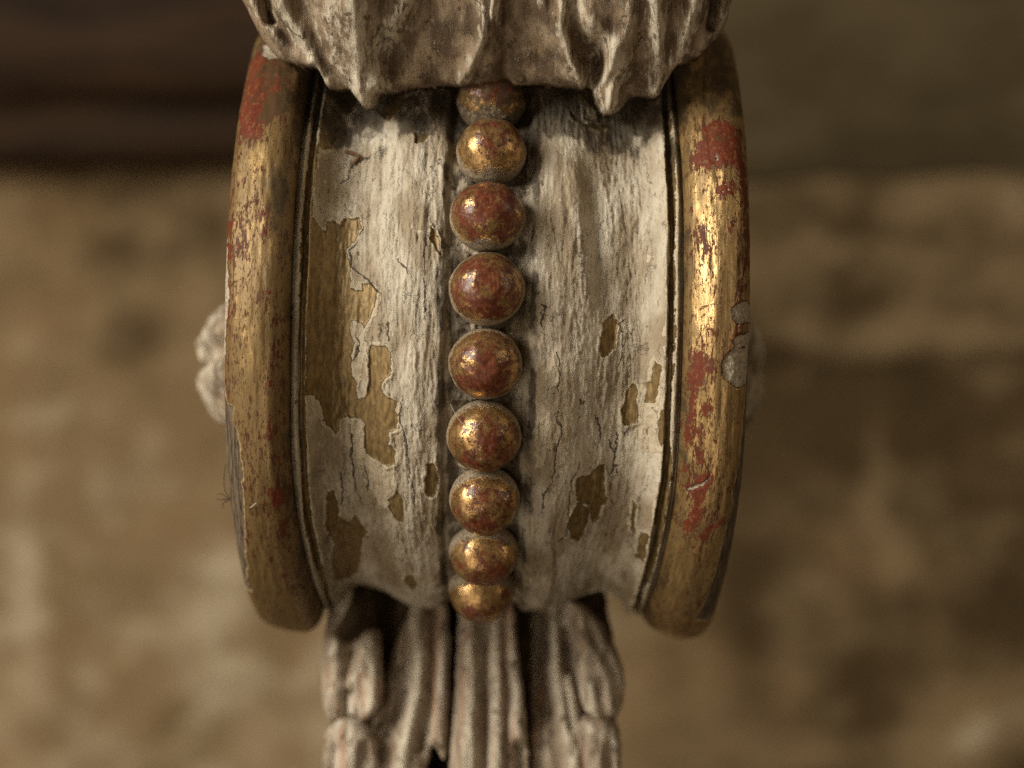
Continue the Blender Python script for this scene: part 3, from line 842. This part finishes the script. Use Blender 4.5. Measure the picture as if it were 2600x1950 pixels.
build_drum()
build_rim(-1, MAT_RIM_L, LEFT_BOLE, LEFT_GESSO + LEFT_STRIP, LEFT_WOOD, LEFT_SCRATCH, None, "dull toned gold rim with a bare wood edge and a pale gesso strip")
build_rim(1, MAT_RIM_R, RIGHT_BOLE, RIGHT_GESSO, RIGHT_WOOD, RIGHT_SCRATCH, RIGHT_RING, "bright burnished gold rim with red patches and chipped grey edge")


def build_bead(i, th, seed, wear, grime_shade, label=None):
    nu, nv = 96, 72
    rs = np.random.default_rng(seed)
    tp = float(taper(np.array(100.0), np.array(th))) / 100
    rx, ry, rz = 90 + rs.uniform(-3, 3), 88 + rs.uniform(-3, 4), 90 + rs.uniform(-5, 4)
    u = np.arange(nu) * 2 * np.pi / nu
    w = np.linspace(0.012, np.radians(118), nv)
    U, W = np.meshgrid(u, w)
    nx, ny, nz = np.sin(W) * np.cos(U), np.sin(W) * np.sin(U), np.cos(W)
    bump = 1 + 0.045 * fbm(nx * 1.7 + seed, ny * 1.7 + nz, seed, 3) + 0.010 * fbm(nx * 5, ny * 5 + nz * 3, seed + 2, 2)
    # hand-cut: slightly flattened face, a small collar at the foot
    bump *= 1 - 0.035 * smooth(0.93, 1.0, nz)
    foot = smooth(0.20, -0.05, nz)
    V = np.stack([nx * rx * tp * bump * (1 + 0.05 * foot), ny * ry * tp * bump * (1 + 0.04 * foot), nz * rz * bump], -1).reshape(-1, 3)
    suv = np.stack([nx, ny, nz], -1).reshape(-1, 3) * 0.9 + seed * np.array([3.1, 1.7, 2.3])
    top = V[:nu].mean(0); top[2] = V[:nu, 2].max() + 0.02
    V = np.concatenate([V, [top]])
    suv = np.concatenate([suv, [suv[:nu].mean(0)]])
    f = [grid_faces(nv, nu, 0, True), np.stack([np.arange(nu), (np.arange(nu) + 1) % nu, np.full(nu, nu * nv)], 1)[:, ::-1]]
    f = [f[0][:, ::-1], f[1][:, ::-1]]
    at = {"suv": suv, "outward": np.append(nz.ravel(), 1.0), "along": np.append(ny.ravel(), 0.0), "sideways": np.append(nx.ravel(), 0.0),
          "wear": np.full(len(V), wear), "grime_shade": np.full(len(V), grime_shade)}
    o = make_mesh("bead", V * P, f, MAT_BEAD, root, at)
    c, s_ = math.cos(th), math.sin(th)
    pos = loc(np.array([rs.uniform(-4, 4), -810 * c, -810 * s_]))
    o.matrix_local = Matrix(((1, 0, 0, pos[0]), (0, -s_, -c, pos[1]), (0, c, -s_, pos[2]), (0, 0, 0, 1)))
    if label: o["label"] = label
    return o


BEADS = [(0.05, 0.75, "bead half hidden under the upper leaf, its shade painted on"), (-0.12, 0.35, None), (0.20, 0.0, "bead rubbed to a red crown"), (0.14, 0.0, None), (0.12, 0, None), (0.06, 0, None),
         (0.02, 0, None), (0.04, 0, None), (0.0, 0.1, "lowest gold bead of the row")]
for k, (wear, grime_shade, lab) in enumerate(BEADS):
    build_bead(k, math.radians(-46.6 + 13.6 * k), k + 2, wear, grime_shade, lab)


# ------------------------------------------------------------------ carved leaves
def relief(name, outline, depth, ridges, k, step, thick, edge_r, edge_drop, mat, seed, smooth_n=2, label=None, parent=None, grainy=3.6, wide=1.4, strong=1.1):
    """A carved relief: outline in measured units (x right, y down), depth(x, y) away from the viewer, ridges (points, width, height[, power]).
    The lit face is rounded off at its border and closed by a back, so it has a real thickness."""
    out = chaikin(outline, smooth_n)
    x = np.arange(out[:, 0].min() - step, out[:, 0].max() + 2 * step, step)
    y = np.arange(out[:, 1].min() - step, out[:, 1].max() + 2 * step, step)
    X, Y = np.meshgrid(x, y)
    sd = poly_sdf(X, Y, out)
    sd = sd + 5 * fbm(X / 22, Y / 22, seed + 9, 3)
    gy, gx = np.gradient(sd, step)
    gl = np.hypot(gx, gy) + 1e-6
    mv = np.where(sd > 0, sd, 0)
    X = X - mv * gx / gl; Y = Y - mv * gy / gl
    s2 = np.minimum(sd, 0)
    h = np.zeros(X.shape); rmax = np.zeros(X.shape)
    for r in ridges:
        pts, w, amp = r[0], r[1], r[2]
        pw = r[3] if len(r) > 3 else 2.0
        tp = r[4] if len(r) > 4 else 0.0
        d, t = line_field(X + 7 * fbm(X / 30, Y / 80, seed, 3), Y, chaikin(pts, 2, False))
        w = w * wide
        q = strong * amp * np.exp(-(d / w) ** pw)
        if tp: q = q * (1 - smooth(1 - tp, 1.0, t))
        h += q
        rmax = np.maximum(rmax, np.clip(q, 0, None) / 40.0)
    e = np.clip(-s2 / edge_r, 0, 1)
    dep = depth(X, Y) - h + edge_drop * (1 - np.sqrt(1 - (1 - e) ** 2))
    dep = dep + grainy * (2.0 * fbm(X / 16, Y / 70, seed + 1, 4) + 1.6 * fbm(X / 45, Y / 60, seed + 4, 3))
    ins = sd < 0
    cell = ins[:-1, :-1] | ins[1:, :-1] | ins[:-1, 1:] | ins[1:, 1:]
    nr, nc = X.shape
    F = grid_faces(nr, nc)[cell.ravel()]
    used = np.unique(F); remap = np.full(nr * nc, -1); remap[used] = np.arange(len(used))
    F = remap[F]
    Xu, Yu, Du = X.ravel()[used], Y.ravel()[used], dep.ravel()[used]
    su = s2.ravel()[used]
    n = len(used)
    back = np.maximum(Du + thick * 0.35, depth(Xu, Yu) + thick) + 0 * su
    W = np.stack([(Xu - 1300) * k, Du, (975 - Yu) * k], -1)
    WB = np.stack([(Xu - 1300) * k, back, (975 - Yu) * k], -1)
    E = np.concatenate([F[:, [0, 1]], F[:, [1, 2]], F[:, [2, 3]], F[:, [3, 0]]])
    key = np.sort(E, 1); code = key[:, 0] * n + key[:, 1]
    u, idx, cnt = np.unique(code, return_index=True, return_counts=True)
    be = E[idx[cnt == 1]]
    side = np.stack([be[:, 1], be[:, 0], be[:, 0] + n, be[:, 1] + n], 1)
    V = world_to_loc(np.concatenate([W, WB]))
    suv = np.stack([Xu / 100, Yu / 100, Du / 100], -1)
    suv = np.concatenate([suv, suv + np.array([0, 0, 0.3])]) + seed
    rg = np.concatenate([rmax.ravel()[used], np.zeros(n)])
    o = make_mesh(name, V, np.concatenate([F[:, ::-1], F + n, side[:, ::-1]])[:, ::-1], mat, parent or root, {"suv": suv, "ridge": np.clip(rg, 0, 1)})
    if label: o["label"] = label
    return o


def upper_depth(X, Y):
    d = np.interp(Y, [-420, -250, -100, 0, 60, 120, 170, 210, 290], [-60, -70, -55, -20, 15, 62, 105, 138, 165])
    ax = np.abs(X - 1238)
    d = d + 26 * np.exp(-((X - 1238) / 210.0) ** 4) + 0.0006 * np.clip(ax - 330, 0, None) ** 2 * 2.2
    return d


UP_OUT = [(560, -140), (600, -40), (613, 0), (634, 41), (661, 92), (683, 120), (705, 138), (735, 150), (772, 158), (800, 164), (813, 183), (825, 215), (845, 214), (866, 210), (884, 218), (900, 240), (919, 263), (936, 258),
          (952, 250), (961, 223), (980, 226), (1000, 222), (1044, 208), (1090, 205), (1135, 202), (1167, 206), (1210, 201), (1260, 198), (1310, 203), (1370, 200), (1430, 206), (1480, 214), (1503, 205), (1513, 237),
          (1528, 269), (1547, 283), (1573, 271), (1598, 237), (1630, 226), (1661, 237), (1677, 236), (1690, 206), (1709, 177), (1718, 158), (1756, 146), (1788, 127), (1819, 95), (1848, 60), (1860, 0), (1880, -140),
          (1800, -330), (1500, -400), (950, -400), (650, -330)]
UP_RIDGES = [
    # left lobe: midrib, its shoulders, and the rolled right edge
    ([(890, -400), (900, -100), (904, 0), (914, 95), (917, 177), (920, 262)], 26, 46, 1.5),
    ([(850, -400), (850, 0), (870, 110), (890, 200)], 60, 24),
    ([(1030, -400), (1046, -100), (1044, 0), (1025, 47), (987, 92), (962, 127), (958, 177), (958, 215)], 20, 44, 1.6),
    ([(975, -400), (985, 0), (950, 90), (936, 170)], 34, -30),
    ([(1075, -400), (1078, -20), (1050, 70), (1006, 118), (984, 160)], 26, -58),
    ([(979, 92), (973, 122), (968, 140)], 12, -46),
    # left flank
    ([(600, -200), (640, -20), (668, 60), (714, 110), (790, 165)], 16, 22),
    ([(680, -300), (712, 0), (740, 60), (771, 110), (806, 175), (822, 212)], 18, 40, 1.5),
    ([(668, -60), (677, 16), (684, 46)], 11, -70),
    ([(730, -200), (760, 0), (800, 90), (840, 190)], 22, -26),
    ([(715, 60), (745, 110), (775, 140)], 15, -40),
    ([(845, 226), (866, 204), (886, 222)], 12, -20),
    # centre
    ([(1225, -400), (1228, 0), (1235, 57), (1221, 108), (1192, 170), (1168, 205)], 15, 32, 1.6),
    ([(1258, -400), (1257, 0), (1256, 60), (1252, 100)], 15, 36, 2.5, 0.12),
    ([(1290, -400), (1288, 0), (1284, 90), (1285, 200)], 17, -34),
    ([(1243, -400), (1243, 80), (1228, 130), (1205, 190)], 6, -24),
    ([(1373, -400), (1373, 0), (1384, 59), (1392, 80)], 16, 28, 2.0, 0.2),
    ([(1432, -400), (1429, 0), (1425, 86), (1441, 145), (1475, 205)], 13, 34, 1.6),
    ([(1450, -400), (1449, 0), (1462, 80), (1490, 130)], 18, -62),
    ([(1330, -400), (1330, 100), (1345, 200)], 40, -14),
    ([(1130, -400), (1130, 60), (1095, 170)], 40, -14),
    # right lobe
    ([(1455, -400), (1459, 0), (1470, 41), (1519, 95), (1554, 117), (1572, 150), (1574, 180), (1556, 212), (1546, 280)], 18, 48, 1.6),
    ([(1520, 112), (1517, 150), (1514, 196)], 17, -85),
    ([(1506, 130), (1502, 180), (1520, 240)], 10, 30),
    ([(1558, 146), (1545, 180), (1528, 205)], 10, 62, 2.0),
    ([(1600, -400), (1606, 20), (1588, 110), (1580, 150)], 18, 24),
    ([(1650, -400), (1658, 0), (1668, 79), (1677, 190), (1672, 236)], 24, 42, 1.5),
    ([(1630, -400), (1632, 40), (1622, 150), (1610, 220)], 22, -26),
    ([(1705, -400), (1712, 0), (1706, 90), (1696, 170)], 20, -34),
    ([(1780, -400), (1772, 0), (1740, 79), (1718, 158)], 18, 36, 1.6),
    ([(1820, -200), (1813, 10), (1806, 60)], 12, -60),
    ([(1850, -200), (1846, 30), (1810, 95), (1760, 140)], 12, 18),
    ([(1614, 240), (1632, 218), (1652, 240)], 12, -22),
]
upper = relief("acanthus_leaf", UP_OUT, upper_depth, UP_RIDGES, 1.012, 4.0, 120, 22, 26, MAT_LEAF, 3, 1, "large dirty cream leaf curling over the top of the scroll")


def ldepth(base, slope=-0.16, bow=0.0, cx=1220, tilt=0.0):
    def f(X, Y):
        return base + slope * (Y - 1700) + bow * ((X - cx) / 200.0) ** 2 + tilt * (X - cx)
    return f


LK = 1.10
lower = relief("acanthus_leaf", [(1150, 1380), (1300, 1380), (1300, 1500), (1320, 1700), (1342, 1880), (1352, 2150), (1130, 2150), (1140, 1950), (1150, 1800), (1160, 1650), (1160, 1500)],
               ldepth(690, -0.30), [
    ([(1196, 1380), (1198, 1560), (1196, 1800), (1180, 2150)], 20, 34, 2.4), ([(1232, 1380), (1234, 1620), (1236, 1850), (1236, 2150)], 8, -34),
    ([(1262, 1380), (1262, 1640), (1262, 2150)], 17, 30, 2.2), ([(1282, 1400), (1284, 1650), (1290, 2150)], 6, -20), ([(1306, 1560), (1312, 1750), (1326, 1950), (1336, 2150)], 15, 26),
    ([(1320, 1895), (1322, 1930), (1326, 2010)], 13, -80), ([(1215, 1400), (1214, 2150)], 5, -14)], LK, 6.0, 70, 16, 34, MAT_LEAF2, 13, 2,
    "lower leaf under the scroll, chalky pink and cream, split into lobes", strong=0.85)


def lobe(outline, depth, ridges, seed, label=None):
    return relief("leaf_lobe", outline, depth, ridges, LK, 6.0, 70, 18, 34, MAT_LEAF2, seed, 2, label, parent=lower, strong=0.85)


# the lobes are children of the lower leaf
L_IN = [(1070, 1420), (1120, 1420), (1142, 1600), (1146, 1720), (1140, 1850), (1134, 1925), (1124, 1932), (1114, 1905), (1098, 1886), (1090, 1925), (1080, 1965), (1070, 2150), (880, 2150), (850, 1960), (900, 1850), (960, 1790), (985, 1710), (996, 1640), (1022, 1590), (1050, 1520)]
lobe(L_IN, ldepth(705, -0.32, 0, 1050, -0.05), [
    ([(1060, 1430), (1050, 1600), (1068, 1680), (1056, 1790), (1030, 1880), (1000, 2150)], 20, 40, 1.7), ([(1000, 1540), (1015, 1650), (1000, 1780), (940, 1900), (900, 2150)], 30, 20),
    ([(1092, 1440), (1100, 1640), (1092, 1760), (1072, 1900)], 9, -30), ([(1030, 1560), (1040, 1700), (1010, 1800), (960, 1920)], 9, -26), ([(1118, 1440), (1124, 1650), (1112, 1880)], 14, 22),
    ([(990, 1620), (975, 1700), (960, 1760)], 14, -40), ([(980, 1820), (940, 1880), (900, 2000)], 8, -20)], 15)
lobe([(868, 1430), (886, 1440), (896, 1500), (888, 1542), (868, 1578), (858, 1612), (876, 1632), (908, 1618), (940, 1596), (966, 1606), (972, 1650), (968, 1700), (976, 1745), (972, 1780), (952, 1812), (925, 1832), (905, 1815), (880, 1818), (850, 1836), (832, 1832), (820, 1790), (815, 1725), (815, 1670), (820, 1640), (826, 1580), (842, 1520), (856, 1460)],
     ldepth(650, -0.25, 10, 900, -0.10), [
    ([(930, 1560), (940, 1640), (950, 1720), (940, 1790)], 24, 34, 2), ([(905, 1560), (890, 1700), (880, 1800)], 10, -30), ([(870, 1620), (858, 1700), (850, 1800)], 22, 24), ([(885, 1740), (910, 1700), (925, 1650)], 12, 26, 1.6),
    ([(900, 1480), (880, 1580), (842, 1655)], 14, 30)], 17)
lobe([(835, 1838), (870, 1812), (910, 1814), (950, 1850), (965, 1920), (960, 2150), (830, 2150), (822, 1980), (822, 1890)],
     ldepth(630, -0.15, 8, 890, -0.05), [([(850, 1850), (900, 1840), (935, 1870)], 24, 24), ([(900, 1880), (880, 2000), (870, 2150)], 26, 26), ([(930, 1880), (915, 2000)], 8, -22), ([(860, 1900), (845, 2000)], 9, -20)], 19)
lobe([(1352, 1420), (1440, 1420), (1452, 1560), (1462, 1680), (1478, 1800), (1500, 1900), (1500, 2150), (1352, 2150), (1346, 1900), (1342, 1790), (1346, 1690), (1350, 1580)],
     ldepth(745, -0.34, 0, 1400, 0.06), [
    ([(1405, 1470), (1412, 1590), (1414, 1680), (1440, 1760), (1456, 1880), (1470, 2150)], 18, 46, 1.7), ([(1436, 1615), (1440, 1660), (1444, 1705)], 9, -60), ([(1372, 1440), (1370, 1560), (1364, 1700), (1368, 1800)], 26, -85), ([(1372, 1820), (1380, 1900), (1390, 2150)], 22, -24),
    ([(1340, 1800), (1380, 1820), (1396, 1950)], 12, 22), ([(1396, 1710), (1420, 1790), (1436, 1880)], 12, 26), ([(1422, 1500), (1428, 1700), (1450, 1850)], 7, -26)], 21)
lobe([(1436, 1520), (1470, 1530), (1522, 1576), (1563, 1640), (1586, 1706), (1590, 1757), (1578, 1815), (1550, 1832), (1510, 1826), (1480, 1800), (1462, 1720), (1450, 1620), (1436, 1560)],
     ldepth(690, -0.28, 10, 1520, 0.10), [
    ([(1462, 1500), (1490, 1620), (1535, 1700), (1552, 1790)], 20, 30, 1.7), ([(1476, 1520), (1506, 1630), (1556, 1700), (1572, 1790)], 9, -26), ([(1500, 1740), (1508, 1780), (1515, 1815)], 12, 40), ([(1478, 1760), (1490, 1800)], 10, 30),
    ([(1458, 1560), (1470, 1680), (1486, 1780)], 10, -34)], 23)
lobe([(1470, 1822), (1520, 1812), (1565, 1832), (1578, 1880), (1580, 2150), (1462, 2150), (1456, 1950), (1460, 1870)],
     ldepth(665, -0.16, 8, 1520, 0.08), [([(1490, 1840), (1530, 1850), (1560, 1880)], 22, 26), ([(1510, 1870), (1516, 2150)], 24, 24), ([(1478, 1850), (1474, 2000)], 9, -36), ([(1545, 1890), (1548, 2150)], 9, -20)], 25)


# ------------------------------------------------------------------ rosettes on the two ends of the scroll
def build_rosette(side, height, seed, label):
    nr, na = 70, 160
    r = np.linspace(0.004, 1, nr) ** 0.9; t = np.arange(na) * 2 * np.pi / na
    Rr, T = np.meshgrid(r, t, indexing="ij")
    k = 6
    pet = 1 - np.abs(np.sin(T * k / 2 + 0.35 * side)) ** 3
    rad = Rr * (300 + 60 * np.cos(T * k + 0.7 * side) + 14 * fbm(np.cos(T) * 3, np.sin(T) * 3, seed, 3))
    h = 0.46 * smooth(360, 250, rad) * (0.55 + 0.45 * np.cos(T * k + 0.7 * side)) * (0.7 + 0.3 * np.sin(rad / 60))
    h = np.maximum(1.4 * h, np.sqrt(np.clip(1 - (rad / 205.0) ** 2, 0, 1)) * (1 + 0.06 * np.cos(3 * T + seed)))
    # the boss is cut open on the side that faces the viewer
    yv, zv = -np.cos(T) * rad, np.sin(T) * rad
    h -= 0.70 * np.exp(-((yv + 110) / 90) ** 2 - ((zv - 30 + 0.35 * (yv + 95)) / 36) ** 2)
    h += 0.06 * fbm(yv / 90, zv / 60, seed + 5, 3)
    h += 0.10 * fbm(yv / 40, zv / 40, seed + 1, 4)
    h = np.clip(h, -0.05, None) * height
    S = side * (646 + h)
    cz = -115.0
    V = np.stack([S, yv, zv + cz], -1).reshape(-1, 3)
    f = grid_faces(nr, na, 0, True)
    if side > 0: f = f[:, ::-1]
    suv = np.stack([yv / 100, zv / 100, h / 100], -1).reshape(-1, 3) + seed
    o = make_mesh("rosette", loc(V), f, MAT_LEAF, root, {"suv": suv, "ridge": np.clip(h.ravel() / height, 0, 1)})
    o["label"] = label


build_rosette(-1, 186, 31, "pale carved rosette on the scroll's left end")
build_rosette(1, 138, 33, "carved rosette just showing past the right rim")

# the rough core that carries the lower leaf; it shows dark between the lobes
core = relief("core", [(850, 1300), (1545, 1300), (1545, 1560), (1568, 1640), (1574, 1760), (1560, 2150), (845, 2150), (838, 1760), (840, 1650), (858, 1560)],
              ldepth(830, -0.30), [([(980, 1500), (975, 1700)], 20, -60), ([(1108, 1850), (1095, 2000)], 26, -120), ([(1320, 1880), (1320, 2000)], 26, -120), ([(1160, 1500), (1150, 2000)], 14, -50)],
              LK, 9.0, 160, 30, 60, MAT_CORE, 27, 2, "rough dark core behind the lower leaf")


# ------------------------------------------------------------------ lint and splinters caught on the carving
def fibre(name, paths, rad, mat, label, cat, group=None):
    vs, fs, base = [], [[], [], []], 0
    for p in paths:
        p = np.asarray(chaikin3(p), float)
        r = rad * np.interp(np.linspace(0, 1, len(p)), [0, 0.1, 0.85, 1], [0.6, 1, 0.8, 0.25])
        v, f = tube(p, r)
        vs.append(v)
        for i in range(3): fs[i].append(f[i] + base)
        base += len(v)
    V = np.concatenate(vs)
    c = V[0].copy()
    o = make_mesh(name, (V - c) * P, [np.concatenate(x) for x in fs], mat)
    o.location = c * P
    tag(o, label, cat, group)
    return o


def chaikin3(p, n=3):
    p = np.asarray(p, float)
    for _ in range(n):
        a, b = 0.75 * p[:-1] + 0.25 * p[1:], 0.25 * p[:-1] + 0.75 * p[1:]
        p = np.concatenate([p[:1], np.stack([a, b], 1).reshape(-1, 3), p[-1:]])
    return p


def on_scroll(s, a, lift=0.0, radius=None):
    """a point on the scroll's surface, in world px"""
    R = radius if radius is not None else np.interp(abs(s), list(pS) + [538, 580, 628, 657, 668], list(pR) + [871, 871, 853, 829, 790])
    R += lift
    th = a / 800.0
    l = np.array([s, -R * math.cos(th), -R * math.sin(th)])
    return AX + np.array([cph * l[0] + sph * l[2], l[1], -sph * l[0] + cph * l[2]])


W = on_scroll
e0 = W(-664, 530, -30)
fibre("lint_tuft", [[e0 + np.array(q) for q in path] for path in (
    [(6, -6, 0), (-12, -8, 3), (-26, -10, -2), (-34, -8, 4)], [(6, -6, 2), (-10, -10, 8), (-18, -6, 16), (-32, -4, 14)], [(4, -6, 0), (-8, -8, -4), (-20, -8, -10), (-16, -6, -22)],
    [(4, -6, 4), (-14, -4, 20), (-16, 0, 60), (-10, 0, 95)], [(4, -6, 0), (-6, -8, 4), (-14, -6, 0), (-8, -8, -6), (0, -8, -2)])], 1.1, MAT_FIBRE_D,
      "tiny dark tuft of lint on the left rim's wooden edge", "lint", "lint caught on the carving")
e1 = W(662, 290, -20)
fibre("lint_fibre", [[e1 + np.array(q) for q in ((-10, -8, 4), (4, -10, 2), (14, -8, 8), (18, -6, 2), (24, -6, -10))]], 0.9, MAT_FIBRE,
      "short pale fibre sticking out from the right rim's outer edge", "lint", "lint caught on the carving")
fibre("lint_fibre", [[W(92, -330, 36), W(104, -345, 60), W(122, -360, 40), W(135, -372, 12)]], 0.7, MAT_FIBRE,
      "fine fibre bridging from the red crowned bead to the right flute", "lint", "lint caught on the carving")
fibre("lint_fibre", [[W(-88, 205, 70), W(-70, 232, 98), W(-45, 250, 112), W(-20, 247, 118), W(-2, 225, 122)]], 0.7, MAT_FIBRE,
      "hair-thin fibre curling over the lower left of a gold bead", "lint", "lint caught on the carving")
g0 = W(-590, 470, 4)
fibre("lint_fibre", [[W(-600, 482, 3), W(-594, 474, 7), W(-587, 466, 7), W(-582, 462, 3)]], 1.6, MAT_FIBRE,
      "short white bit of thread lying on the dull left rim", "lint", "lint caught on the carving")

# a bent brown splinter lying in the left flute below the leaf
fibre("splinter", [[W(-382, -512, 6), W(-368, -505, 9), W(-352, -498, 10), W(-344, -490, 10)], [W(-344, -490, 10), W(-350, -478, 9), W(-360, -466, 6)]], 5.0, MAT_CHIP,
      "bent brown splinter lying in the left flute below the leaf tip", "splinter")
